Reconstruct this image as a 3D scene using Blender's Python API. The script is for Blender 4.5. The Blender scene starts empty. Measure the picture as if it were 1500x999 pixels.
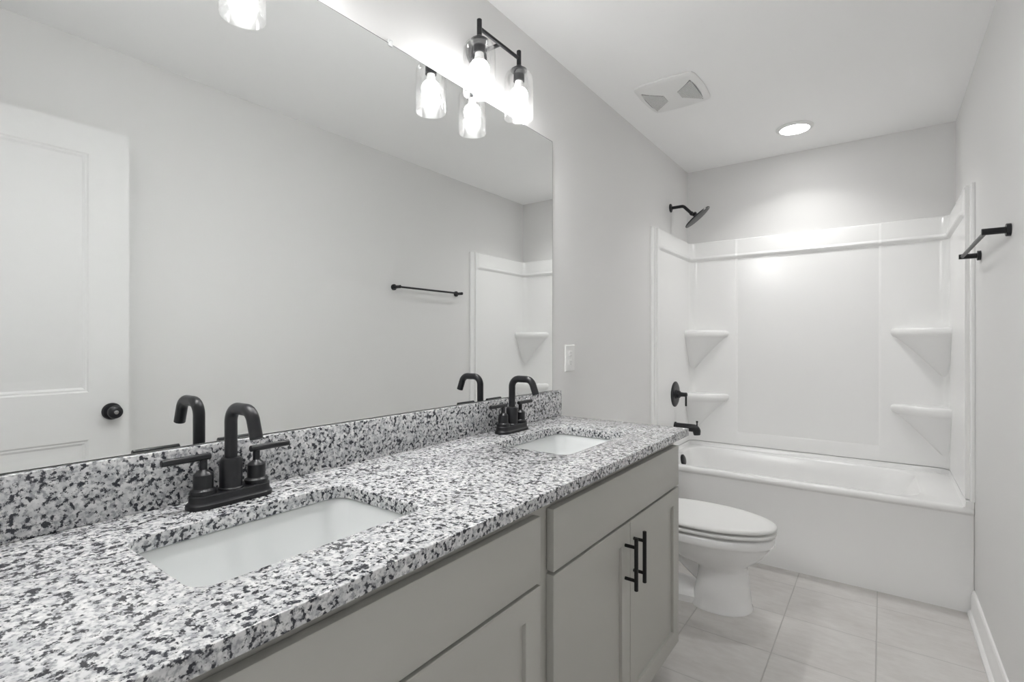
import bpy, bmesh, math
from mathutils import Vector, Matrix
PI = math.pi
S = bpy.context.scene

# ------------------------------------------------------------------ camera, world, exposure, lights
W, D, H = 1.5, 3.7925, 2.474          # room: width (x), depth (y), ceiling
cam_d = bpy.data.cameras.new('camera'); cam = bpy.data.objects.new('camera', cam_d)
S.collection.objects.link(cam); S.camera = cam
cam.location = (1.1632, 0.0, 1.231)
cam.rotation_euler = (PI/2, 0, math.radians(36.22))
cam_d.sensor_width = 36; cam_d.lens = 739.85/1500*36; cam_d.clip_start = 0.01
cam_d.shift_y = -0.0004
world = bpy.data.worlds.new('world'); S.world = world; world.use_nodes = True
WB = world.node_tree.nodes['Background']
WB.inputs[0].default_value = (1.0, 0.995, 0.99, 1); WB.inputs[1].default_value = 0.16
S.view_settings.view_transform = 'Standard'; S.view_settings.look = 'None'
S.view_settings.gamma = 1; S.view_settings.use_curve_mapping = False
S.view_settings.exposure = 2.2
BULB_L, BULB_DOWN, CAN_L, CAN_W = 6.5, 235.0, 6.0, 0.80
LIGHT_COL = (1.0, 0.995, 0.985)
try:
    S.cycles.max_bounces = 14; S.cycles.diffuse_bounces = 10; S.cycles.glossy_bounces = 6
    S.cycles.transparent_max_bounces = 24; S.cycles.sample_clamp_indirect = 6.0
    S.cycles.caustics_reflective = True; S.cycles.caustics_refractive = False
except Exception:
    pass

# ------------------------------------------------------------------ materials
def new_mat(name):
    m = bpy.data.materials.new(name); m.use_nodes = True
    nt = m.node_tree; return m, nt, nt.nodes['Principled BSDF']
def node(nt, kind, **kw):
    n = nt.nodes.new(kind)
    for k, v in kw.items(): setattr(n, k, v)
    return n
def plain(name, col, rough=0.5, spec=0.5, metal=0.0, coat=0.0, noise=0.0, nscale=20, bump=0.0, bscale=200):
    m, nt, b = new_mat(name)
    b.inputs['Base Color'].default_value = (*col, 1); b.inputs['Roughness'].default_value = rough
    b.inputs['Specular IOR Level'].default_value = spec; b.inputs['Metallic'].default_value = metal
    b.inputs['Coat Weight'].default_value = coat; b.inputs['Coat Roughness'].default_value = 0.05
    tc = node(nt, 'ShaderNodeTexCoord')
    if noise:
        n = node(nt, 'ShaderNodeTexNoise'); n.inputs['Scale'].default_value = nscale; n.inputs['Detail'].default_value = 3
        nt.links.new(tc.outputs['Object'], n.inputs['Vector'])
        r = node(nt, 'ShaderNodeMapRange'); r.inputs[3].default_value = 1-noise; r.inputs[4].default_value = 1+noise
        nt.links.new(n.outputs['Fac'], r.inputs[0])
        mx = node(nt, 'ShaderNodeVectorMath', operation='SCALE'); mx.inputs[0].default_value = col
        nt.links.new(r.outputs[0], mx.inputs['Scale']); nt.links.new(mx.outputs[0], b.inputs['Base Color'])
    if bump:
        n = node(nt, 'ShaderNodeTexNoise'); n.inputs['Scale'].default_value = bscale
        nt.links.new(tc.outputs['Object'], n.inputs['Vector'])
        bp = node(nt, 'ShaderNodeBump'); bp.inputs['Strength'].default_value = bump; bp.inputs['Distance'].default_value = 0.001
        nt.links.new(n.outputs['Fac'], bp.inputs['Height']); nt.links.new(bp.outputs[0], b.inputs['Normal'])
    return m
M = {}
M['wall'] = plain('grey_wall_paint', (0.74, 0.737, 0.731), 0.55, 0.35, bump=0.06, bscale=350)
M['ceiling'] = plain('white_ceiling_paint', (0.92, 0.92, 0.917), 0.8, 0.2, bump=0.05, bscale=300)
M['trim'] = plain('white_trim_paint', (0.87, 0.87, 0.865), 0.3, 0.5, noise=0.01)
M['door'] = plain('white_door_paint', (0.75, 0.75, 0.745), 0.5, 0.35, noise=0.01)
M['acrylic'] = plain('white_acrylic', (0.85, 0.85, 0.845), 0.20, 0.5, noise=0.006, nscale=3)
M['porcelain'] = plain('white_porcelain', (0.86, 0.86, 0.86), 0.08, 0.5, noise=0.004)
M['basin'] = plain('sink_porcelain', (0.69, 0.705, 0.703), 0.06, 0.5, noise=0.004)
M['plastic'] = plain('white_plastic', (0.80, 0.80, 0.79), 0.35, 0.5, noise=0.005)
M['cab'] = plain('grey_cabinet_paint', (0.43, 0.425, 0.395), 0.38, 0.45, noise=0.015, nscale=6)
M['black'] = plain('matte_black_metal', (0.013, 0.0135, 0.016), 0.34, 0.4, noise=0.06, nscale=60)
M['pull'] = plain('black_pull_metal', (0.007, 0.007, 0.007), 0.45, 0.3, noise=0.05)
M['dark'] = plain('dark_gap', (0.02, 0.02, 0.02), 0.6, 0.3, noise=0.05)
M['slot'] = plain('louvre_grey', (0.36, 0.36, 0.355), 0.7, 0.2, noise=0.02)
M['chrome'] = plain('chrome', (0.75, 0.75, 0.76), 0.12, 0.5, 1.0, noise=0.01)
M['bulb_neck'] = plain('bulb_neck_white', (0.85, 0.85, 0.84), 0.4, 0.5, noise=0.005)
M['silver'] = plain('mirror_silver', (0.90, 0.91, 0.905), 0.0, 0.5, 1.0)
M['mirror_edge'] = plain('mirror_edge_glass', (0.13, 0.14, 0.135), 0.2, 0.5, noise=0.02)
M['clip'] = plain('clear_plastic_clip', (0.72, 0.73, 0.73), 0.15, 0.6, noise=0.01)

def emit_mat(name, col, strength):
    m = bpy.data.materials.new(name); m.use_nodes = True; nt = m.node_tree; nt.nodes.clear()
    e = node(nt, 'ShaderNodeEmission'); e.inputs[0].default_value = (*col, 1); e.inputs[1].default_value = strength
    o = node(nt, 'ShaderNodeOutputMaterial'); nt.links.new(e.outputs[0], o.inputs[0]); return m
M['bulb'] = emit_mat('lit_bulb', LIGHT_COL, BULB_L)
def led_globe(m):          # an LED globe throws most of its light out of its far end
    nt = m.node_tree; g = node(nt, 'ShaderNodeNewGeometry'); sp = node(nt, 'ShaderNodeSeparateXYZ'); nt.links.new(g.outputs['Normal'], sp.inputs[0])
    a = node(nt, 'ShaderNodeMath', operation='MULTIPLY'); a.inputs[1].default_value = -1; nt.links.new(sp.outputs[2], a.inputs[0])
    b = node(nt, 'ShaderNodeMath', operation='MAXIMUM'); b.inputs[1].default_value = 0; nt.links.new(a.outputs[0], b.inputs[0])
    c = node(nt, 'ShaderNodeMath', operation='POWER'); c.inputs[1].default_value = 4.0; nt.links.new(b.outputs[0], c.inputs[0])
    d = node(nt, 'ShaderNodeMath', operation='MULTIPLY_ADD'); d.inputs[1].default_value = BULB_DOWN; d.inputs[2].default_value = BULB_L; nt.links.new(c.outputs[0], d.inputs[0])
    nt.links.new(d.outputs[0], [n for n in nt.nodes if n.type == 'EMISSION'][0].inputs[1])
led_globe(M['bulb'])
M['lens'] = emit_mat('lit_lens', (1.0, 0.995, 0.985), CAN_L)

def seeded_glass():
    m = bpy.data.materials.new('seeded_glass'); m.use_nodes = True; nt = m.node_tree; nt.nodes.clear()
    tc = node(nt, 'ShaderNodeTexCoord')
    v = node(nt, 'ShaderNodeTexVoronoi'); v.inputs['Scale'].default_value = 150
    nt.links.new(tc.outputs['Object'], v.inputs['Vector'])
    ns = node(nt, 'ShaderNodeTexNoise'); ns.inputs['Scale'].default_value = 40
    nt.links.new(tc.outputs['Object'], ns.inputs['Vector'])
    seeds = node(nt, 'ShaderNodeMapRange'); seeds.inputs[1].default_value = 0.16; seeds.inputs[2].default_value = 0.26
    seeds.inputs[3].default_value = 0.05; seeds.inputs[4].default_value = 0.0
    nt.links.new(v.outputs['Distance'], seeds.inputs[0])
    sel = node(nt, 'ShaderNodeMapRange'); sel.inputs[1].default_value = 0.48; sel.inputs[2].default_value = 0.56
    nt.links.new(ns.outputs['Fac'], sel.inputs[0])
    mu = node(nt, 'ShaderNodeMath', operation='MULTIPLY'); nt.links.new(seeds.outputs[0], mu.inputs[0]); nt.links.new(sel.outputs[0], mu.inputs[1])
    bp = node(nt, 'ShaderNodeBump'); bp.inputs['Strength'].default_value = 0.5; bp.inputs['Distance'].default_value = 0.002
    nt.links.new(ns.outputs['Fac'], bp.inputs['Height'])
    tr = node(nt, 'ShaderNodeBsdfTransparent'); tr.inputs[0].default_value = (0.995, 0.995, 0.995, 1)
    gl = node(nt, 'ShaderNodeBsdfGlossy'); gl.inputs['Roughness'].default_value = 0.08
    nt.links.new(bp.outputs[0], gl.inputs['Normal'])
    df = node(nt, 'ShaderNodeBsdfTranslucent'); df.inputs[0].default_value = (0.9, 0.9, 0.9, 1)
    d2 = node(nt, 'ShaderNodeBsdfDiffuse'); d2.inputs[0].default_value = (0.9, 0.9, 0.9, 1)
    dm = node(nt, 'ShaderNodeMixShader'); dm.inputs[0].default_value = 0.5
    nt.links.new(df.outputs[0], dm.inputs[1]); nt.links.new(d2.outputs[0], dm.inputs[2])
    lw = node(nt, 'ShaderNodeFresnel'); lw.inputs[0].default_value = 1.45
    mr = node(nt, 'ShaderNodeMath', operation='MULTIPLY'); mr.inputs[1].default_value = 0.32
    nt.links.new(lw.outputs[0], mr.inputs[0])
    m1 = node(nt, 'ShaderNodeMixShader'); nt.links.new(mr.outputs[0], m1.inputs[0])
    nt.links.new(tr.outputs[0], m1.inputs[1]); nt.links.new(gl.outputs[0], m1.inputs[2])
    ad = node(nt, 'ShaderNodeMath', operation='ADD'); ad.inputs[1].default_value = 0.003
    nt.links.new(mu.outputs[0], ad.inputs[0])
    m2 = node(nt, 'ShaderNodeMixShader'); nt.links.new(ad.outputs[0], m2.inputs[0])
    nt.links.new(m1.outputs[0], m2.inputs[1]); nt.links.new(dm.outputs[0], m2.inputs[2])
    o = node(nt, 'ShaderNodeOutputMaterial'); nt.links.new(m2.outputs[0], o.inputs[0]); return m
M['glass'] = seeded_glass()

def granite():
    m, nt, b = new_mat('speckled_granite'); L = nt.links.new
    tc = node(nt, 'ShaderNodeTexCoord')
    def noise(scale, detail, rough, off=0.0):
        mp = node(nt, 'ShaderNodeMapping'); mp.inputs['Location'].default_value = (off, off*1.7, off*0.6)
        L(tc.outputs['Object'], mp.inputs[0])
        n = node(nt, 'ShaderNodeTexNoise'); n.inputs['Scale'].default_value = scale
        n.inputs['Detail'].default_value = detail; n.inputs['Roughness'].default_value = rough
        L(mp.outputs[0], n.inputs['Vector']); return n.outputs['Fac']
    def ramp(fac, a, c):
        r = node(nt, 'ShaderNodeMapRange'); r.inputs[1].default_value = a; r.inputs[2].default_value = c
        L(fac, r.inputs[0]); return r.outputs[0]
    def mix(fac, A, B):
        x = node(nt, 'ShaderNodeMix', data_type='RGBA'); L(fac, x.inputs['Factor'])
        for s, v in (('A', A), ('B', B)):
            i = [k for k in x.inputs if k.name == s and k.type == 'RGBA'][0]
            if isinstance(v, tuple): i.default_value = (*v, 1)
            else: L(v, i)
        return [k for k in x.outputs if k.type == 'RGBA'][0]
    base = mix(ramp(noise(70, 2, 0.5, 3.1), 0.30, 0.70), (0.74, 0.737, 0.733), (0.48, 0.485, 0.50))
    g1 = ramp(noise(130, 3, 0.6, 7.7), 0.47, 0.62)
    c1 = mix(g1, base, (0.30, 0.305, 0.318))
    cl = ramp(noise(22, 2, 0.5, 1.3), 0.3, 0.7)                 # clumping of the dark grains
    f = noise(107, 3.6, 0.62, 0.0)
    ad = node(nt, 'ShaderNodeMath', operation='MULTIPLY_ADD'); L(cl, ad.inputs[0]); ad.inputs[1].default_value = 0.07; L(f, ad.inputs[2])
    dk = ramp(ad.outputs[0], 0.553, 0.622)
    c2 = mix(dk, c1, (0.030, 0.032, 0.040))
    L(c2, b.inputs['Base Color']); b.inputs['Roughness'].default_value = 0.16; b.inputs['Specular IOR Level'].default_value = 0.5
    return m
M['granite'] = granite()

def tiles():
    m, nt, b = new_mat('floor_tiles'); L = nt.links.new
    tc = node(nt, 'ShaderNodeTexCoord'); sp = node(nt, 'ShaderNodeSeparateXYZ'); L(tc.outputs['Object'], sp.inputs[0])
    P = 0.335
    def math_(op, a, v=None):
        n = node(nt, 'ShaderNodeMath', operation=op)
        (L(a, n.inputs[0]) if not isinstance(a, float) else None)
        if v is not None:
            if isinstance(v, float): n.inputs[1].default_value = v
            else: L(v, n.inputs[1])
        return n.outputs[0]
    def dist(o, off):
        t = math_('DIVIDE', math_('SUBTRACT', o, off), P); fr = math_('FRACT', math_('ADD', t, 100.0))
        return math_('ABSOLUTE', math_('SUBTRACT', fr, 0.5)), math_('FLOOR', math_('ADD', t, 100.0))
    dx, ix = dist(sp.outputs[0], 0.475); dy, iy = dist(sp.outputs[1], 2.545)
    mxd = math_('MAXIMUM', dx, dy)
    gr = node(nt, 'ShaderNodeMapRange'); gr.inputs[1].default_value = 0.4925; gr.inputs[2].default_value = 0.4955; L(mxd, gr.inputs[0])
    wn = node(nt, 'ShaderNodeTexWhiteNoise', noise_dimensions='2D')
    cb = node(nt, 'ShaderNodeCombineXYZ'); L(ix, cb.inputs[0]); L(iy, cb.inputs[1]); L(cb.outputs[0], wn.inputs['Vector'])
    mp = node(nt, 'ShaderNodeMapping'); mp.inputs['Scale'].default_value = (9, 24, 9); L(tc.outputs['Object'], mp.inputs[0])
    off = node(nt, 'ShaderNodeVectorMath', operation='ADD'); L(mp.outputs[0], off.inputs[0])
    sc = node(nt, 'ShaderNodeVectorMath', operation='SCALE'); L(wn.outputs['Color'], sc.inputs[0]); sc.inputs['Scale'].default_value = 30
    L(sc.outputs[0], off.inputs[1])
    n1 = node(nt, 'ShaderNodeTexNoise'); n1.inputs['Scale'].default_value = 1.6; n1.inputs['Detail'].default_value = 6; n1.inputs['Roughness'].default_value = 0.65
    L(off.outputs[0], n1.inputs['Vector'])
    n2 = node(nt, 'ShaderNodeTexNoise'); n2.inputs['Scale'].default_value = 5; n2.inputs['Detail'].default_value = 3; L(tc.outputs['Object'], n2.inputs['Vector'])
    ad = math_('ADD', math_('MULTIPLY', n1.outputs['Fac'], 0.55), math_('MULTIPLY', n2.outputs['Fac'], 0.45))
    cr = node(nt, 'ShaderNodeValToRGB'); L(ad, cr.inputs[0])
    e = cr.color_ramp.elements; e[0].position = 0.32; e[0].color = (0.555, 0.532, 0.512, 1); e[1].position = 0.68; e[1].color = (0.68, 0.667, 0.65, 1)
    mx = node(nt, 'ShaderNodeMix', data_type='RGBA'); L(gr.outputs[0], mx.inputs['Factor'])
    ins = [k for k in mx.inputs if k.type == 'RGBA']; L(cr.outputs[0], ins[0]); ins[1].default_value = (0.49, 0.476, 0.46, 1)
    L([k for k in mx.outputs if k.type == 'RGBA'][0], b.inputs['Base Color'])
    b.inputs['Roughness'].default_value = 0.42; b.inputs['Specular IOR Level'].default_value = 0.35
    bp = node(nt, 'ShaderNodeBump', invert=True); bp.inputs['Distance'].default_value = 0.001; L(gr.outputs[0], bp.inputs['Height']); L(bp.outputs[0], b.inputs['Normal'])
    return m
M['tile'] = tiles()

# ------------------------------------------------------------------ mesh helpers
def BM(): return bmesh.new()
def box(bm, a, b, bev=0.0, seg=2):
    t = bmesh.new(); bmesh.ops.create_cube(t, size=1)
    for v in t.verts: v.co = Vector([(a[i]+b[i])/2 + v.co[i]*(b[i]-a[i]) for i in range(3)])
    if bev: bmesh.ops.bevel(t, geom=list(t.edges), offset=bev, segments=seg, affect='EDGES', profile=0.5)
    merge(bm, t)
def merge(bm, t):
    me = bpy.data.meshes.new('tmp'); t.to_mesh(me); t.free(); bm.from_mesh(me); bpy.data.meshes.remove(me)
def loft(bm, rings, cap0=True, cap1=True, closed=True):
    vs = [[bm.verts.new(p) for p in r] for r in rings]; n = len(rings[0])
    for i in range(len(vs)-1):
        for j in range(n if closed else n-1):
            k = (j+1) % n
            bm.faces.new((vs[i][j], vs[i][k], vs[i+1][k], vs[i+1][j]))
    if cap0: bm.faces.new(list(reversed(vs[0])))
    if cap1: bm.faces.new(vs[-1])
    return vs
def frame_for(d):
    d = Vector(d).normalized(); a = Vector((0, 0, 1)) if abs(d.z) < 0.9 else Vector((1, 0, 0))
    u = d.cross(a).normalized(); return u, d.cross(u).normalized()
def lathe(bm, o, axis, prof, n=32, cap0=True, cap1=True):
    """prof: list of (distance along axis, radius)"""
    u, v = frame_for(axis); ax = Vector(axis).normalized(); o = Vector(o)
    rings = [[o + ax*h + (u*math.cos(2*PI*k/n) + v*math.sin(2*PI*k/n))*max(r, 1e-5) for k in range(n)] for h, r in prof]
    loft(bm, rings, cap0, cap1)
def cyl(bm, a, b, r, n=20, bev=0.0):
    a, b = Vector(a), Vector(b); L = (b-a).length
    p = [(0, r-bev), (bev, r), (L-bev, r), (L, r-bev)] if bev else [(0, r), (L, r)]
    lathe(bm, a, b-a, p, n)
def tube(bm, pts, r, n=16):
    pts = [Vector(p) for p in pts]; rings = []; up = None
    for i, p in enumerate(pts):
        t = (pts[min(i+1, len(pts)-1)] - pts[max(i-1, 0)]).normalized()
        if up is None: u, v = frame_for(t)
        else:
            u = (up - t*up.dot(t)).normalized(); v = t.cross(u)
        up = u; rr = r[i] if isinstance(r, (list, tuple)) else r
        rings.append([p + (u*math.cos(2*PI*k/n) + v*math.sin(2*PI*k/n))*rr for k in range(n)])
    loft(bm, rings)
def rrect(x0, x1, y0, y1, r, z, n=8):
    out = []
    for cx, cy, a0 in ((x1-r, y1-r, 0), (x0+r, y1-r, 90), (x0+r, y0+r, 180), (x1-r, y0+r, 270)):
        for k in range(n+1):
            a = math.radians(a0 + 90*k/n); out.append(Vector((cx + r*math.cos(a), cy + r*math.sin(a), z)))
    return out
def fillet_path(pts, r, n=8):
    pts = [Vector(p) for p in pts]; out = [pts[0]]
    for i in range(1, len(pts)-1):
        a, b, c = pts[i-1], pts[i], pts[i+1]; d1 = (a-b).normalized(); d2 = (c-b).normalized()
        ang = d1.angle(d2); t = r/math.tan(ang/2); p1 = b + d1*t; p2 = b + d2*t
        cen = b + (d1+d2).normalized()*(r/math.sin(ang/2)); v1 = p1-cen; v2 = p2-cen; w = v1.angle(v2)
        for k in range(n+1):
            s = k/n; out.append(cen + (v1*math.sin((1-s)*w) + v2*math.sin(s*w))/math.sin(w))
    return out + [pts[-1]]

def smooth_mesh(me, ang=35):
    me.polygons.foreach_set('use_smooth', [True]*len(me.polygons))
    try: me.set_sharp_from_angle(angle=math.radians(ang))
    except Exception: pass
def obj(name, bm, mat, parent=None, ang=35, recalc=True, bevel=0.0):
    if recalc: bmesh.ops.recalc_face_normals(bm, faces=list(bm.faces))
    me = bpy.data.meshes.new(name); bm.to_mesh(me); bm.free()
    o = bpy.data.objects.new(name, me); S.collection.objects.link(o)
    if parent is not None:
        r = parent
        while r.parent: r = r.parent
        me.transform(Matrix.Translation(-r.location)); o.parent = parent
    smooth_mesh(me, ang); me.materials.append(M[mat] if isinstance(mat, str) else mat)
    if bevel:
        b = o.modifiers.new('edge', 'BEVEL'); b.width = bevel; b.segments = 2; b.limit_method = 'ANGLE'; b.angle_limit = math.radians(35)
    return o
def thing(name, label, cat, loc=(0, 0, 0), group=None):
    o = bpy.data.objects.new(name, None); o.empty_display_size = 0.05; S.collection.objects.link(o); o.location = loc
    return tag(o, label, cat, group)
def tag(o, label, cat, group=None):
    o['label'] = label; o['category'] = cat
    if group: o['group'] = group
    return o
def struct(name, bm, mat, parent=None, label=None, **kw):
    o = obj(name, bm, mat, parent, **kw); o['kind'] = 'structure'
    if label: o['label'] = label
    return o
def dup(root, delta, label, parent=None):
    def cp(o, par):
        c = o.copy(); S.collection.objects.link(c); c.parent = par
        for ch in [k for k in S.objects if k.parent == o and k is not c]: cp(ch, c)
        return c
    c = cp(root, parent); c.location = root.location + Vector(delta)
    if label: c['label'] = label
    return c

# ------------------------------------------------------------------ room shell
def slab(name, a, b, mat, label):
    bm = BM(); box(bm, a, b); return struct(name, bm, mat, label=label)
T = 0.12
slab('floor', (-T, -T, -0.08), (W+T, D+T, 0.0), 'tile', 'beige stone-look square floor tiles')
slab('ceiling', (-T, -T, H), (W+T, D+T, H+0.1), 'ceiling', 'flat white ceiling')
slab('wall_left', (-T, -T, 0), (0, D+T, H), 'wall', 'light grey wall carrying the mirror')
slab('wall_right', (W, -T, 0), (W+T, D+T, H), 'wall', 'light grey wall carrying the towel bar')
slab('wall_back', (0, D, 0), (W, D+T, H), 'wall', 'light grey wall above the tub surround')
DX0, DX1, DH = 0.70, 1.462, 2.10      # doorway in the wall at the camera
bm = BM(); box(bm, (0, -T, 0), (DX0, 0, H)); box(bm, (DX1, -T, 0), (W, 0, H)); box(bm, (DX0, -T, DH), (DX1, 0, H))
struct('wall_front', bm, 'wall', label='light grey wall with the doorway')
bm = BM()
for x0, x1 in ((DX0-0.06, DX0+0.004), (DX1-0.004, W-0.002)): box(bm, (x0, 0.0005, 0), (x1, 0.014, DH+0.06), 0.003)
box(bm, (DX0-0.06, 0.0005, DH-0.004), (W-0.002, 0.014, DH+0.06), 0.003)
struct('trim_1', bm, 'trim', label='white casing around the doorway')
def baseboard(name, x, y0, y1, sx, label):
    prof = [(0, 0), (0.026, 0), (0.026, 0.012), (0.021, 0.019), (0.014, 0.023), (0.0135, 0.088), (0.010, 0.098), (0.010, 0.104), (0.006, 0.112), (0, 0.113)]
    bm = BM(); loft(bm, [[(x + sx*px, y, pz) for px, pz in prof] for y in (y0, y1)]); return struct(name, bm, 'trim', label=label, ang=20)
baseboard('baseboard_right', W-0.0005, 0.82, 3.045, -1, 'white baseboard along the right wall')
baseboard('baseboard_left', 0.0005, 1.93, 3.045, 1, 'white baseboard behind the toilet')

# ------------------------------------------------------------------ door, swung open along the right wall
dx0, dx1, dy0, dy1, dz0, dz1 = 1.382, 1.417, 0.022, 0.757, 0.018, 2.082
bm = BM()
def panel_door(bm, face_x, back_x, openings):
    ys = sorted({dy0, dy1, openings[0][0], openings[0][1]}); zs = [dz0] + [v for o in openings for v in (o[2], o[3])] + [dz1]
    def quad(p): bm.faces.new([bm.verts.new(q) for q in p])
    for fx, s in ((face_x, 1), (back_x, -1)):
        for i in range(3):
            for j in range(len(zs)-1):
                y0, y1, z0, z1 = ys[i], ys[i+1], zs[j], zs[j+1]
                if i == 1 and j % 2 == 1:
                    steps = [(0, 0), (0.006, 0.004), (0.012, 0.004), (0.020, 0.0085), (0.034, 0.0085), (0.058, 0.0015)]
                    rr = [[(fx + s*d, y0+e, z0+e), (fx + s*d, y1-e, z0+e), (fx + s*d, y1-e, z1-e), (fx + s*d, y0+e, z1-e)] for e, d in steps]
                    loft(bm, rr, cap0=False, cap1=True)
                else: quad([(fx, y0, z0), (fx, y1, z0), (fx, y1, z1), (fx, y0, z1)])
    a, b = face_x, back_x
    quad([(a, dy0, dz0), (b, dy0, dz0), (b, dy0, dz1), (a, dy0, dz1)]); quad([(a, dy1, dz0), (b, dy1, dz0), (b, dy1, dz1), (a, dy1, dz1)])
    quad([(a, dy0, dz0), (b, dy0, dz0), (b, dy1, dz0), (a, dy1, dz0)]); quad([(a, dy0, dz1), (b, dy0, dz1), (b, dy1, dz1), (a, dy1, dz1)])
    bmesh.ops.remove_doubles(bm, verts=list(bm.verts), dist=1e-5)
panel_door(bm, dx0, dx1, [(0.155, 0.624, 0.21, 0.838), (0.155, 0.624, 1.026, 1.972)])
door = struct('door_1', bm, 'door', label='white two-panel door standing open, seen in the mirror', ang=20)
bm = BM(); kc = (dx0, 0.697, 0.943)
lathe(bm, kc, (-1, 0, 0), [(0, 0.034), (0.004, 0.034), (0.009, 0.030), (0.011, 0.014), (0.024, 0.012), (0.028, 0.018), (0.034, 0.0245), (0.044, 0.0265), (0.052, 0.024), (0.057, 0.017), (0.058, 0.010), (0.056, 0.0085), (0.056, 0.0)], 36)
knob = obj('knob', bm, 'black', door); knob['label'] = 'round black door knob'
bm = BM(); lathe(bm, (kc[0]-0.055, kc[1], kc[2]), (-1, 0, 0), [(0, 0.0078), (0.0035, 0.0078), (0.0042, 0.0060), (0.0042, 0.0)], 24)
pin = obj('lock_pin', bm, 'chrome', knob); pin['label'] = 'small shiny lock pin'
bm = BM(); box(bm, (1.389, dy1-0.0005, 0.915), (1.410, dy1+0.002, 0.972), 0.001)
obj('latch_plate', bm, 'black', door)

# ------------------------------------------------------------------ vanity
CT0, CT1 = 0.874, 0.902
VY0, VY1 = 0.012, 1.896
van = thing('vanity_cabinet', 'grey painted double vanity cabinet under the granite countertop', 'cabinet', (0.27, 0.95, 0.0))
def part(name, parent, mat, *boxes, bev=0.0015, **kw):
    bm = BM()
    for a, b in boxes: box(bm, a, b, bev)
    return obj(name, bm, mat, parent, **kw)
FX = 0.529
for y in (VY0, VY1-0.018): 
    bm = BM(); pr = [(0.002, 0), (0.47, 0), (0.47, 0.095), (FX-0.019, 0.095), (FX-0.019, CT0-0.001), (0.002, CT0-0.001)]
    loft(bm, [[(x, yy, z) for x, z in pr] for yy in (y, y+0.018)]); obj('side_panel', bm, 'cab', van)
part('back_panel', van, 'cab', ((0.002, VY0+0.018, 0.095), (0.010, VY1-0.018, 0.70)))
part('bottom_panel', van, 'cab', ((0.010, VY0+0.018, 0.095), (FX-0.019, VY1-0.018, 0.111)))
part('toe_kick', van, 'cab', ((0.455, VY0+0.018, 0.0), (0.470, VY1-0.018, 0.095)))
# face frame: rails and stiles as one welded frame
bm = BM()
zb, zt = 0.095, CT0-0.001
for y0, y1 in ((VY0, VY0+0.045), (0.935, 1.010), (VY1-0.045, VY1)): box(bm, (FX-0.019, y0, zb), (FX, y1, zt))
for y0, y1 in ((VY0+0.045, 0.935), (1.010, VY1-0.045)):
    for z0, z1 in ((zb, 0.125), (0.66, 0.72), (0.825, zt)): box(bm, (FX-0.019, y0, z0), (FX, y1, z1))
obj('face_frame', bm, 'cab', van)
FR0, FR1 = 0.5305, 0.5505
def drawer_front(y0, y1):
    return part('drawer_front', van, 'cab', ((FR0, y0, 0.694), (FR1, y1, 0.840)), bev=0.0018)
def cab_door(y0, y1, hy):
    z0, z1, st, dp = 0.108, 0.686, 0.058, 0.009
    bm = BM()
    seq = [(FR0, 0), (FR1-0.0015, 0), (FR1, 0.0015), (FR1, st-0.001), (FR1-0.001, st), (FR1-dp, st+0.001)]
    rings = [[(x, y0+e, z0+e), (x, y1-e, z0+e), (x, y1-e, z1-e), (x, y0+e, z1-e)] for x, e in seq]
    loft(bm, rings); d = obj('door', bm, 'cab', van, ang=20)
    h = BM(); hx = 0.585; hz0, hz1 = 0.500, 0.655
    cyl(h, (hx, hy, hz0), (hx, hy, hz1), 0.006, 20, 0.001)
    for z in (hz0+0.029, hz1-0.029): cyl(h, (FR1-0.0005, hy, z), (hx, hy, z), 0.005, 16)
    hd = obj('handle', h, 'pull', d); hd['label'] = 'black bar pull'
    return d
for y0, y1 in ((0.058, 0.945), (1.000, 1.8905)):
    drawer_front(y0, y1); m = (y0+y1)/2 - 0.004
    cab_door(y0, m-0.0015, m-0.038); cab_door(m+0.0015, y1, m+0.026)

# granite top with two undermount cut-outs
SINKS = (0.4955, 1.466)
SX0, SX1, SHW = 0.160, 0.437, 0.2065
cu = bpy.data.curves.new('outline', 'CURVE'); cu.dimensions = '2D'; cu.fill_mode = 'BOTH'
def spline(pts):
    s = cu.splines.new('POLY'); s.points.add(len(pts)-1); s.use_cyclic_u = True
    for p, q in zip(s.points, pts): p.co = (q[0], q[1], 0, 1)
spline([(0.002, 0.003), (0.578, 0.003), (0.578, 1.922), (0.002, 1.922)])
for c in SINKS: spline(rrect(SX0, SX1, c-SHW, c+SHW, 0.035, 0, 8))
cu.extrude = (CT1-CT0)/2 - 0.0025; cu.bevel_depth = 0.0025; cu.bevel_resolution = 2; cu.offset = -0.0025
co = bpy.data.objects.new('outline', cu); S.collection.objects.link(co)
bpy.context.view_layer.update()
me = bpy.data.meshes.new_from_object(co.evaluated_get(bpy.context.evaluated_depsgraph_get()))
bpy.data.objects.remove(co); bpy.data.curves.remove(cu)
bm = BM(); bm.from_mesh(me); bpy.data.meshes.remove(me)
bmesh.ops.remove_doubles(bm, verts=list(bm.verts), dist=1e-5)
for v in bm.verts: v.co.z += (CT0+CT1)/2
top = obj('countertop', bm, 'granite', ang=40)
tag(top, 'speckled black and white granite countertop on the grey vanity', 'countertop')
bm = BM(); box(bm, (0.0015, 0.003, CT1+0.0003), (0.021, 1.932, 1.0120), 0.002)
bs = obj('backsplash', bm, 'granite', top)

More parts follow.
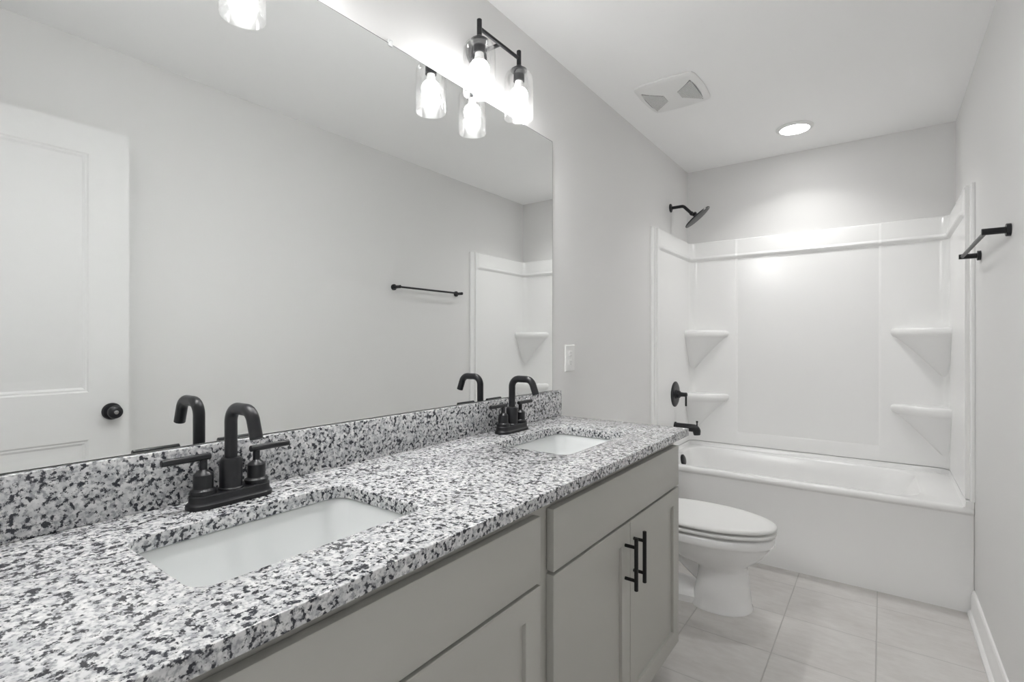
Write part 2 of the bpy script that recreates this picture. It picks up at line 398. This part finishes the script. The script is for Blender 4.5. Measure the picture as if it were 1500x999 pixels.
def make_sink(c, label):
    t = thing('undermount_sink', label, 'sink', ((SX0+SX1)/2, c, 0.72), 'undermount sinks in the vanity')
    def ring(e, z, r): return rrect(SX0-e, SX1+e, c-SHW-e, c+SHW+e, r, z, 8)
    inner = [ring(0.030, CT0-0.0008, 0.06), ring(0.006, CT0-0.0008, 0.04), ring(0.003, CT0-0.004, 0.038), ring(-0.004, CT0-0.03, 0.036), ring(-0.022, CT0-0.095, 0.036),
             ring(-0.032, CT0-0.112, 0.034), ring(-0.048, CT0-0.122, 0.03), ring(-0.085, CT0-0.127, 0.02), ring(-0.118, CT0-0.130, 0.012)]
    outer = [ring(-0.06, CT0-0.142, 0.03), ring(-0.018, CT0-0.12, 0.045), ring(0.010, CT0-0.03, 0.05), ring(0.030, CT0-0.012, 0.06)]
    bm = BM(); loft(bm, list(reversed(outer))[:] if False else (outer + inner), True, True)
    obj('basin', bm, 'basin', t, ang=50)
    bm = BM(); lathe(bm, ((SX0+SX1)/2, c, CT0-0.1298), (0, 0, 1), [(0, 0.019), (0.002, 0.019), (0.003, 0.016), (0.0015, 0.013), (0.004, 0.011), (0.005, 0.0)], 28)
    d = obj('drain', bm, 'black', t)
    return t
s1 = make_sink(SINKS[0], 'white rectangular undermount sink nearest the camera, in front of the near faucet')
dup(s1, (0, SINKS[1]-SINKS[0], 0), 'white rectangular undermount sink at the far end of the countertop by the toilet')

# faucet: black centerset with two lever handles
def make_faucet(c, label):
    x, z = 0.080, CT1+0.0003
    t = thing('faucet', label, 'faucet', (x, c, z), 'black faucets on the vanity')
    def stad(hl, hw, zz, n=14):
        out = []
        for sgn, a0 in ((1, 0), (-1, 180)):
            for k in range(n+1):
                a = math.radians(a0 + 180*k/n); out.append((x + hw*math.cos(a), c + sgn*(hl-hw) + hw*math.sin(a), z+zz))
        return out
    bm = BM()
    loft(bm, [stad(0.0835, 0.0295, 0), stad(0.0840, 0.0300, 0.003), stad(0.0830, 0.0290, 0.008), stad(0.0795, 0.0255, 0.011), stad(0.0785, 0.0245, 0.0135), stad(0.0785, 0.0245, 0.024), stad(0.0770, 0.0230, 0.026)])
    obj('base_plate', bm, 'black', t)
    bm = BM()
    lathe(bm, (x, c, z+0.024), (0, 0, 1), [(0, 0.0235), (0.004, 0.0235), (0.006, 0.0212), (0.058, 0.0212), (0.064, 0.0180), (0.066, 0.0140)], 32)
    X = x + 0.096
    path = fillet_path([(x, c, z+0.085), (x, c, z+0.191), (X-0.012, c, z+0.191), (X+0.008, c, z+0.138)], 0.030, 12)
    tube(bm, path, 0.0121, 24)
    obj('spout', bm, 'black', t)
    for s in (-1, 1):
        y = c + s*0.0525
        bm = BM()
        lathe(bm, (x, y, z+0.024), (0, 0, 1), [(0, 0.0225), (0.003, 0.0235), (0.010, 0.0235), (0.012, 0.0195), (0.014, 0.0178), (0.0405, 0.0178), (0.0420, 0.0166), (0.0480, 0.0095), (0.0500, 0.0070), (0.070, 0.0070)], 28)
        hb = obj('handle', bm, 'black', t)
        bm = BM(); cyl(bm, (x, y - s*0.013, z+0.0985), (x, y + s*0.073, z+0.0985), 0.0067, 18, 0.001)
        obj('lever', bm, 'black', hb)
    return t
f1 = make_faucet(0.498, 'matte black two-handle faucet behind the near sink')
dup(f1, (0, 0.981, 0), 'matte black two-handle faucet behind the far sink, near the wall outlet')

# ------------------------------------------------------------------ mirror
mir = thing('wall_mirror', 'large frameless mirror on the wall above the granite backsplash', 'mirror', (0.0, 1.0, 1.0130))
MY0, MY1, MZ0, MZ1 = 0.03, 1.8815, 1.0130, 2.0985
bm = BM(); box(bm, (0.0008, MY0, MZ0), (0.0045, MY1, MZ1)); obj('edge', bm, 'mirror_edge', mir)
bm = BM(); box(bm, (0.0046, MY0+0.0022, MZ0+0.0012), (0.0052, MY1-0.0022, MZ1-0.0022)); obj('glass', bm, 'silver', mir)
bm = BM(); box(bm, (0.0054, 0.972, MZ1-0.009), (0.0080, 0.987, MZ1+0.002), 0.001); box(bm, (0.0006, 0.972, MZ1+0.0005), (0.008, 0.987, MZ1+0.010), 0.001)
lathe(bm, (0.008, 0.9795, MZ1+0.005), (1, 0, 0), [(0, 0.003), (0.0015, 0.0025), (0.002, 0.0)], 14)
obj('clip', bm, 'clip', mir)['label'] = 'small clear plastic clip'

# ------------------------------------------------------------------ vanity lights
def make_light(c, label):
    xl, zb = 0.115, 2.240
    t = thing('vanity_light', label, 'light', (0.0, c, zb), 'vanity lights above the mirror')
    bm = BM(); lathe(bm, (0.0006, c, zb), (1, 0, 0), [(0, 0.048), (0.016, 0.048), (0.020, 0.045), (0.021, 0.0)], 36); obj('canopy', bm, 'black', t)
    bm = BM(); cyl(bm, (0.018, c, zb), (xl, c, zb), 0.0065, 18); obj('arm', bm, 'black', t)
    bm = BM(); cyl(bm, (xl, c-0.110, zb), (xl, c+0.110, zb), 0.0062, 18); obj('bar', bm, 'black', t)
    for s in (-1, 1):
        y = c + s*0.110
        bm = BM(); cyl(bm, (xl, y, 2.205), (xl, y, 2.268), 0.0082, 20, 0.0015)
        lathe(bm, (xl, y, 2.196), (0, 0, 1), [(0, 0.030), (0.003, 0.029), (0.012, 0.016), (0.018, 0.009), (0.022, 0.008)], 32)
        lathe(bm, (xl, y, 2.158), (0, 0, 1), [(0, 0.0195), (0.030, 0.0195), (0.034, 0.021), (0.040, 0.021)], 28)
        sk = obj('socket', bm, 'black', t)
        bm = BM()
        prof = [(2.026, 0.0510), (2.0265, 0.0525), (2.030, 0.0525), (2.155, 0.0525), (2.172, 0.0505), (2.185, 0.0445), (2.1935, 0.035), (2.196, 0.023)]
        n = 40; R = [[(xl + r*math.cos(2*PI*k/n), y + r*math.sin(2*PI*k/n), z) for k in range(n)] for z, r in prof]
        ri = [[(xl + (r-0.0022)*math.cos(2*PI*k/n), y + (r-0.0022)*math.sin(2*PI*k/n), z) for k in range(n)] for z, r in [(2.1935, 0.0245), (2.1905, 0.0345), (2.1825, 0.0435), (2.170, 0.0503), (2.155, 0.0525), (2.030, 0.0525), (2.026, 0.0510)]]
        vs = loft(bm, R + ri, False, False)
        sh = obj('glass_shade', bm, 'glass', t, ang=60)
        bm = BM()
        lathe(bm, (xl, y, 2.128), (0, 0, 1), [(0, 0.0245), (0.010, 0.0175), (0.022, 0.0145), (0.034, 0.0135), (0.036, 0.0)], 28)
        nk = obj('bulb_neck', bm, 'bulb_neck', t)
        bm = BM(); rr = 0.0325; zc = 2.106
        lathe(bm, (xl, y, zc), (0, 0, 1), [(-rr*math.cos(a), rr*math.sin(a)) for a in [PI*k/18*0.80 for k in range(0, 19)]], 32)
        obj('bulb', bm, 'bulb', t)['label'] = 'glowing white globe bulb'
    return t
v1 = make_light(1.363, 'black two-globe vanity light with seeded glass shades, nearer the tub, above the mirror')
dup(v1, (0, -0.862, 0), 'two-globe vanity light above the near sink, one glass shade seen only in the mirror')

# ------------------------------------------------------------------ outlet plate
out = thing('wall_outlet', 'white electrical outlet plate on the wall beside the mirror', 'outlet', (0.0, 2.034, 1.151))
bm = BM(); seq = [(0.0006, 0), (0.004, 0.0), (0.0065, 0.004)]
loft(bm, [[(x, 1.992+e, 1.090+e), (x, 2.076-e, 1.090+e), (x, 2.076-e, 1.212-e), (x, 1.992+e, 1.212-e)] for x, e in seq]); obj('plate', bm, 'plastic', out, ang=20)
for dz in (-0.0205, 0.0205):
    bm = BM(); zc = 1.151+dz; yc = 2.034
    ring = lambda e, x: [Vector((x, p.x, p.y)) for p in rrect(yc-0.0165+e, yc+0.0165-e, zc-0.0145+e, zc+0.0145-e, 0.010, 0, 6)]
    loft(bm, [ring(0, 0.0063), ring(0, 0.0082), ring(0.001, 0.0088)]); r = obj('receptacle', bm, 'plastic', out)
    bm = BM()
    for dy in (-0.0065, 0.0065): box(bm, (0.0088, yc+dy-0.0011, zc-0.001), (0.0091, yc+dy+0.0011, zc+0.0075))
    lathe(bm, (0.0088, yc, zc-0.0075), (1, 0, 0), [(0, 0.0024), (0.0003, 0.0024)], 14); obj('slot', bm, 'slot', r)
bm = BM(); lathe(bm, (0.0064, 2.034, 1.151), (1, 0, 0), [(0, 0.0034), (0.0014, 0.003), (0.0018, 0.0)], 16); obj('screw', bm, 'plastic', out)

# ------------------------------------------------------------------ bathtub
TY0, TY1, TZ, JZ = 3.056, D-0.003, 0.476, 0.507
tub = thing('bathtub', 'white alcove bathtub with a plain apron front against the back wall', 'bathtub', (0.75, 3.42, 0.0))
def tr(x0, x1, y0, y1, r, z): return rrect(x0, x1, y0, y1, r, z, 10)
X0, X1 = 0.0006, W-0.0006
rings = [tr(X0, X1, TY0+0.004, TY1, 0.004, 0.0), tr(X0, X1, TY0+0.004, TY1, 0.004, 0.085), tr(X0, X1, TY0+0.014, TY1, 0.004, 0.135), tr(X0, X1, TY0+0.014, TY1, 0.004, TZ-0.040), tr(X0, X1, TY0+0.012, TY1, 0.004, TZ-0.034),
         tr(X0, X1, TY0+0.002, TY1, 0.006, TZ-0.028), tr(X0, X1, TY0, TY1, 0.008, TZ-0.020), tr(X0, X1, TY0+0.001, TY1, 0.008, TZ-0.010), tr(X0+0.002, X1-0.002, TY0+0.006, TY1-0.002, 0.010, TZ-0.002), tr(X0+0.006, X1-0.006, TY0+0.014, TY1-0.006, 0.012, TZ)]
bx0, bx1, by0, by1 = 0.062, 1.325, 3.108, 3.722
basin = [(0.000, 0.13, TZ), (0.006, 0.13, TZ-0.0025), (0.011, 0.13, TZ-0.010)]
for e, r, z in basin: rings.append(tr(bx0+e, bx1-e, by0+e, by1-e, r, z))
rings += [tr(0.085, 1.27, 3.135, 3.700, 0.13, 0.40), tr(0.105, 1.17, 3.15, 3.685, 0.13, 0.24), tr(0.125, 1.10, 3.165, 3.67, 0.12, 0.15), tr(0.155, 1.05, 3.19, 3.645, 0.11, 0.105), tr(0.21, 0.99, 3.24, 3.595, 0.09, 0.090), tr(0.5, 0.7, 3.38, 3.46, 0.03, 0.088)]
bm = BM(); loft(bm, rings); obj('tub_body', bm, 'acrylic', tub, ang=60)
# raised lip where the wall panels sit on the rim
bm = BM()
def u_path(d, r, yf, n=8):
    pts = [(d, yf, 0), (d, D-d, 0), (W-d, D-d, 0), (W-d, yf, 0)]
    return fillet_path(pts, r, n)
P = [u_path(d, 0.05, 3.058) for d in (0.002, 0.042, 0.032, 0.030, 0.002)]; ZF = (TZ-0.004, TZ-0.004, TZ+0.004, JZ-0.0035, JZ-0.0035)
loft(bm, [[(P[k][i].x, P[k][i].y, ZF[k]) for k in range(5)] for i in range(len(P[0]))])
obj('tile_flange', bm, 'acrylic', tub, ang=50)
ov = BM(); lathe(ov, (0.079, 3.42, 0.428), (0.97, 0, 0.24), [(0, 0.036), (0.012, 0.036), (0.016, 0.030), (0.017, 0.0)], 32)
obj('overflow_plate', ov, 'black', tub)['label'] = 'round black overflow plate'

# ------------------------------------------------------------------ tub surround
sur = thing('tub_surround', 'glossy white three-wall shower surround above the tub', 'shower surround', (0.75, 3.42, JZ))
YF = 3.092
def plan(d, dc):
    """plan outline: left front -> left corner -> back with recessed centre -> right corner -> right front"""
    r = 0.05; c0, c1, k = 0.346, 1.154, 0.006
    d0 = min(d, 0.030)
    L = [(0.0008, YF), (d0, YF), (d0, YF+0.012), ((d0+d)/2, YF+0.026), (d, YF+0.045), (d, D-d-r)]
    L += [(d+r - r*math.cos(t), D-d-r + r*math.sin(t)) for t in [PI/2*q/8 for q in range(1, 9)]]
    R = [(W-x, y) for x, y in reversed(L)]
    return L + [(c0-k, D-d), (c0+k, D-dc), (c1-k, D-dc), (c1+k, D-d)] + R
rows = [(JZ, .030, .030), (0.583, .030, .030), (0.597, .030, .022), (1.790, .030, .022), (1.803, .030, .022), (1.809, .036, .028), (1.815, .044, .037), (1.822, .047, .040), (1.829, .045, .038), (1.836, .040, .033), (1.925, .034, .027), (1.935, .031, .024), (1.940, .024, .017), (1.940, .001, .001)]
bm = BM(); loft(bm, [[(x, y, z) for x, y in plan(d, dc)] for z, d, dc in rows], False, False, closed=False)
o = obj('wall_panels', bm, 'acrylic', sur, ang=25, recalc=False)
for sx in (0, 1):
    bm = BM()
    X = lambda x: x if sx == 0 else W-x
    pr = [(0.0006, 3.046), (0.010, 3.046), (0.014, 3.050), (0.016, 3.062), (0.014, 3.070), (0.014, 3.088), (0.024, 3.093), (0.030, 3.100), (0.0006, 3.100)]
    loft(bm, [[(X(x), y, z) for x, y in pr] for z in (JZ, 1.940)])
    obj('front_flange', bm, 'acrylic', sur, ang=50)
def shelf(corner, z):
    sx = 1 if corner == 'l' else -1; cx = 0.026 if corner == 'l' else W-0.026; cy = D-0.026
    def outline(s, zz, cut=0.0):
        a, b = 0.272*s, 0.140*s               # along the back wall, along the side wall
        pts = [(0, 0), (a, 0)]; n = 14
        for k in range(n+1):
            t = k/n; x = a*(1-t); y = b*t
            bul = (0.040*math.sin(PI*t)**0.7)*s
            nx, ny = b, a; L = math.hypot(nx, ny); pts.append((x + nx/L*bul, y + ny/L*bul))
        pts.append((0, b))
        return [(cx + sx*px, cy - py, zz) for px, py in pts]
    rg = [outline(0.10, z-0.275), outline(0.36, z-0.190), outline(0.66, z-0.100), outline(0.88, z-0.042), outline(0.91, z-0.036), outline(0.965, z-0.030), outline(1.0, z-0.014), outline(1.0, z), outline(0.985, z+0.010), outline(0.95, z+0.016), outline(0.86, z+0.018)]
    bm = BM(); loft(bm, rg); return obj('shelf', bm, 'acrylic', sur, ang=60)
for corner in 'lr':
    for z in (1.287, 0.838): shelf(corner, z)

# shower fittings (left alcove wall)
sh = thing('shower', 'black round shower head on a bent arm above the tub surround', 'shower head', (0.0, 3.415, 2.133))
bm = BM(); lathe(bm, (0.0006, 3.415, 2.133), (1, 0, 0), [(0, 0.029), (0.005, 0.029), (0.010, 0.020), (0.011, 0.010)], 32); obj('flange', bm, 'black', sh)
bm = BM(); tube(bm, fillet_path([(0.004, 3.415, 2.133), (0.088, 3.415, 2.133), (0.152, 3.415, 2.066)], 0.03, 8), 0.0105, 18)
lathe(bm, (0.138, 3.415, 2.0807), (0.69, 0, -0.72), [(0, 0.0135), (0.012, 0.0135), (0.014, 0.011)], 20); obj('arm', bm, 'black', sh)
nrm = Vector((0.62, 0.19, -0.785)).normalized(); hc = Vector((0.180, 3.415, 2.046))
bm = BM(); lathe(bm, hc - nrm*0.040, nrm, [(0, 0.008), (0.004, 0.015), (0.012, 0.017), (0.018, 0.014), (0.022, 0.016), (0.028, 0.022), (0.032, 0.060), (0.036, 0.094), (0.039, 0.0965), (0.044, 0.0960), (0.0455, 0.090), (0.0445, 0.0)], 44)
obj('spray_head', bm, 'black', sh)

va = thing('shower_valve', 'round black shower valve trim with a lever, on the left surround panel', 'shower valve', (0.030, 3.42, 0.868))
bm = BM(); lathe(bm, (0.0304, 3.42, 0.868), (1, 0, 0), [(0, 0.086), (0.003, 0.086), (0.007, 0.080), (0.009, 0.060), (0.009, 0.034), (0.014, 0.030)], 44); obj('escutcheon', bm, 'black', va)
bm = BM(); lathe(bm, (0.040, 3.42, 0.868), (1, 0, 0), [(0, 0.026), (0.022, 0.025), (0.030, 0.016), (0.048, 0.014), (0.062, 0.014), (0.064, 0.011), (0.072, 0.010)], 28)
cyl(bm, (0.104, 3.42, 0.882), (0.104, 3.42, 0.792), 0.0062, 18, 0.001); cyl(bm, (0.090, 3.42, 0.868), (0.104, 3.42, 0.868), 0.008, 16)
obj('lever_handle', bm, 'black', va)

sp = thing('tub_spout', 'black tub spout with a diverter knob, above the tub rim', 'tub spout', (0.030, 3.42, 0.645))
bm = BM(); path = fillet_path([(0.0304, 3.42, 0.650), (0.172, 3.42, 0.650), (0.176, 3.42, 0.606)], 0.022, 8)
tube(bm, path, [0.026]*1 + [0.0255]*(len(path)-2) + [0.021], 24)
lathe(bm, (0.0303, 3.42, 0.650), (1, 0, 0), [(0, 0.031), (0.006, 0.031), (0.009, 0.027)], 28); b0 = obj('spout_body', bm, 'black', sp)
bm = BM(); cyl(bm, (0.176, 3.42, 0.664), (0.176, 3.42, 0.692), 0.0045, 14); lathe(bm, (0.176, 3.42, 0.688), (0, 0, 1), [(0, 0.0055), (0.001, 0.007), (0.009, 0.007), (0.011, 0.005)], 18)
obj('diverter_knob', bm, 'black', sp)

# ------------------------------------------------------------------ toilet
TYC = 2.503
toi = thing('toilet', 'white elongated toilet with its lid closed, beyond the vanity', 'toilet', (0.35, TYC, 0.0))
def egg(xb, xf, hw, z, n=44, p=2.25, xm=None):
    """elongated outline: rounded front at xf, squarer back at xb, widest at xm"""
    if xm is None: xm = xb + (xf-xb)*0.42
    out = []
    for k in range(n):
        a = 2*PI*k/n; ca, sa = math.cos(a), math.sin(a)
        if ca >= 0: q = 2.0
        else: q = 2.8
        x = (xf-xm if ca >= 0 else xm-xb)*math.copysign(abs(ca)**(2/q), ca); y = hw*math.copysign(abs(sa)**(2/q), sa)
        out.append((xm + x, TYC + y, z))
    return out
bm = BM()
loft(bm, [egg(0.425, 0.690, 0.128, 0.0, xm=.55), egg(0.425, 0.690, 0.128, 0.005, xm=.55), egg(0.428, 0.685, 0.122, 0.012, xm=.55), egg(0.440, 0.680, 0.118, 0.06, xm=.555), egg(0.452, 0.672, 0.112, 0.13, xm=.56), egg(0.458, 0.666, 0.108, 0.175, xm=.56), egg(0.45, 0.666, 0.110, 0.190, xm=.555), egg(0.40, 0.676, 0.122, 0.204, xm=.53),
          egg(0.34, 0.702, 0.140, 0.224, xm=.50), egg(0.28, 0.730, 0.158, 0.250, xm=.48), egg(0.26, 0.752, 0.172, 0.280, xm=.47), egg(0.245, 0.766, 0.180, 0.303, xm=.46), egg(0.24, 0.773, 0.184, 0.3090, xm=.46), egg(0.235, 0.778, 0.187, 0.3130, xm=.46), egg(0.23, 0.780, 0.188, 0.318, xm=.46), egg(0.23, 0.780, 0.188, 0.3435, xm=.46), egg(0.233, 0.776, 0.184, 0.3480, xm=.46), egg(0.25, 0.735, 0.140, 0.3490, xm=.46)])
bowl = obj('bowl', bm, 'porcelain', toi, ang=50)
bm = BM()   # trapway body and foot behind the pedestal
loft(bm, [egg(0.10, 0.60, 0.105, 0.0, xm=.3), egg(0.10, 0.60, 0.105, 0.030, xm=.3), egg(0.11, 0.58, 0.090, 0.042, xm=.3), egg(0.12, 0.52, 0.070, 0.055, xm=.3)])
tube(bm, fillet_path([(0.16, TYC, 0.03), (0.16, TYC, 0.30), (0.34, TYC, 0.24), (0.50, TYC, 0.12)], 0.05, 6), 0.062, 24)
obj('trapway', bm, 'porcelain', toi, ang=50)
bm = BM(); loft(bm, [egg(0.24, 0.745, 0.150, 0.3590, xm=.46), egg(0.215, 0.784, 0.187, 0.3595, xm=.46), egg(0.21, 0.787, 0.190, 0.3625, xm=.46), egg(0.21, 0.787, 0.190, 0.3710, xm=.46), egg(0.215, 0.783, 0.186, 0.3740, xm=.46), egg(0.24, 0.735, 0.140, 0.3745, xm=.46)])
seat = obj('seat', bm, 'plastic', toi, ang=60)
bm = BM(); loft(bm, [egg(0.24, 0.745, 0.150, 0.3840, xm=.46), egg(0.213, 0.785, 0.188, 0.3848, xm=.46), egg(0.205, 0.788, 0.191, 0.387, xm=.46), egg(0.205, 0.788, 0.191, 0.393, xm=.46), egg(0.208, 0.785, 0.188, 0.399, xm=.46), egg(0.218, 0.775, 0.178, 0.4035, xm=.46), egg(0.245, 0.74, 0.150, 0.4075, xm=.46), egg(0.32, 0.62, 0.08, 0.4095, xm=.46)])
lid = obj('lid', bm, 'plastic', toi, ang=60)
for s in (-1, 1):
    bm = BM(); box(bm, (0.212, TYC+s*0.075-0.015, 0.356), (0.232, TYC+s*0.075+0.015, 0.398), 0.005); obj('hinge', bm, 'plastic', toi)
bm = BM(); hw = 0.215
loft(bm, [rrect(0.02, 0.18, TYC-0.19, TYC+0.19, 0.03, 0.315), rrect(0.016, 0.198, TYC-0.205, TYC+0.205, 0.035, 0.34), rrect(0.014, 0.205, TYC-hw, TYC+hw, 0.04, 0.68)])
box(bm, (0.05, TYC-0.14, 0.27), (0.28, TYC+0.14, 0.352), 0.02)
tank = obj('tank', bm, 'porcelain', toi, ang=50)
bm = BM(); loft(bm, [rrect(0.008, 0.213, TYC-0.222, TYC+0.222, 0.042, 0.6815), rrect(0.006, 0.216, TYC-0.225, TYC+0.225, 0.044, 0.686), rrect(0.006, 0.216, TYC-0.225, TYC+0.225, 0.044, 0.706), rrect(0.012, 0.208, TYC-0.217, TYC+0.217, 0.04, 0.714)])
obj('tank_lid', bm, 'porcelain', toi, ang=50)
bm = BM(); lathe(bm, (0.204, TYC-0.15, 0.63), (1, 0, 0), [(0, 0.012), (0.008, 0.012), (0.012, 0.006), (0.02, 0.006)], 18); cyl(bm, (0.222, TYC-0.158, 0.63), (0.222, TYC-0.085, 0.62), 0.006, 14, 0.001)
obj('flush_lever', bm, 'chrome', toi)

# ------------------------------------------------------------------ towel bar
tb = thing('towel_bar', 'black towel bar mounted on the right wall beside the tub', 'towel bar', (W, 2.577, 1.590))
for y in (2.270, 2.884):
    bm = BM(); lathe(bm, (W-0.0006, y, 1.590), (-1, 0, 0), [(0, 0.0205), (0.011, 0.0205), (0.012, 0.0195), (0.012, 0.0)], 32)
    cyl(bm, (W-0.011, y, 1.590), (W-0.071, y, 1.590), 0.0108, 22, 0.001); obj('post', bm, 'black', tb)
bm = BM(); cyl(bm, (W-0.060, 2.271, 1.5895), (W-0.060, 2.883, 1.5895), 0.0068, 20); obj('bar', bm, 'black', tb)

# ------------------------------------------------------------------ ceiling fittings
can = thing('recessed_light', 'round recessed ceiling light glowing over the tub', 'light', (0.752, 3.352, H))
bm = BM(); n = 48
prof = [(H-0.0006, 0.098), (H-0.004, 0.098), (H-0.009, 0.092), (H-0.013, 0.078), (H-0.010, 0.076), (H-0.0006, 0.076)]
R = [[(0.752 + r*math.cos(2*PI*k/n), 3.352 + r*math.sin(2*PI*k/n), z) for k in range(n)] for z, r in prof]; R.append(R[0])
loft(bm, R, False, False); bmesh.ops.remove_doubles(bm, verts=list(bm.verts), dist=1e-6); obj('trim_ring', bm, 'plastic', can, ang=40)
ld = bpy.data.lights.new('can_lamp', 'AREA'); ld.shape = 'DISK'; ld.size = 0.14; ld.energy = CAN_W; ld.spread = math.radians(125); ld.color = (1.0, 0.995, 0.985)
lo = bpy.data.objects.new('can_lamp', ld); S.collection.objects.link(lo); lo.parent = can; lo.location = (0, 0, -0.0155)
bm = BM(); lathe(bm, (0.752, 3.352, H-0.008), (0, 0, -1), [(0, 0.0755), (0.0035, 0.0745), (0.005, 0.066), (0.006, 0.0)], 48); obj('lens', bm, 'lens', can)['label'] = 'glowing round lens'

fan = thing('exhaust_fan', 'white square exhaust fan grille on the ceiling', 'exhaust fan', (0.316, 2.520, H))
fx0, fx1, fy0, fy1 = 0.172, 0.460, 2.362, 2.678
def bow(e, z, n=10, b=0.010):
    c = [(fx1-e, fy1-e), (fx0+e, fy1-e), (fx0+e, fy0+e), (fx1-e, fy0+e)]; out = []
    mx, my = (fx0+fx1)/2, (fy0+fy1)/2
    for i in range(4):
        p, q = c[i], c[(i+1) % 4]; d = Vector((q[0]-p[0], q[1]-p[1])); nr = Vector((d.y, -d.x)).normalized()
        for k in range(n):
            t = k/n; w = b*4*t*(1-t) - (0.004 if k == 0 else 0)
            x, y = p[0]+d.x*t + nr.x*w, p[1]+d.y*t + nr.y*w
            if k == 0: x += (mx-x)*0.012; y += (my-y)*0.012
            out.append((x, y, z))
    return out
bm = BM(); loft(bm, [bow(0, H-0.0006), bow(0, H-0.006), bow(0.006, H-0.012), bow(0.020, H-0.016), bow(0.040, H-0.0185), bow(0.06, H-0.020)]); g = obj('grille', bm, 'plastic', fan, ang=40)
cx, cy = (fx0+fx1)/2, (fy0+fy1)/2
for s in (-1, 1):
    xo, xi, wo, wi = 0.118, 0.034, 0.112, 0.034
    zf = H-0.0202
    pts = [(cx+s*xi, cy-wi), (cx+s*xo, cy-wo), (cx+s*(xo+0.008), cy-wo*0.4), (cx+s*(xo+0.008), cy+wo*0.4), (cx+s*xo, cy+wo), (cx+s*xi, cy+wi)]
    bm = BM(); zz = lambda d: H-0.0222 + 0.0035*max(0, (d-0.055))/0.06
    ring = lambda off: [(x, y, H-0.0205+off - 0.0*abs(x)) for x, y in pts]
    loft(bm, [ring(0.004), ring(-0.0004)]); lv = obj('louvre_panel', bm, 'slot', fan); lv['label'] = 'grey slotted intake'
    bm = BM(); nsl = 15
    for k in range(nsl):
        d = xi + (xo+0.004-xi)*(k+0.5)/nsl; w = wi + (wo-wi)*(d-xi)/(xo-xi) - 0.003
        if d > xo: w = wo*0.9
        box(bm, (cx+s*d-0.0014, cy-w, H-0.0228), (cx+s*d+0.0014, cy+w, H-0.0205))
    obj('slats', bm, 'plastic', lv)
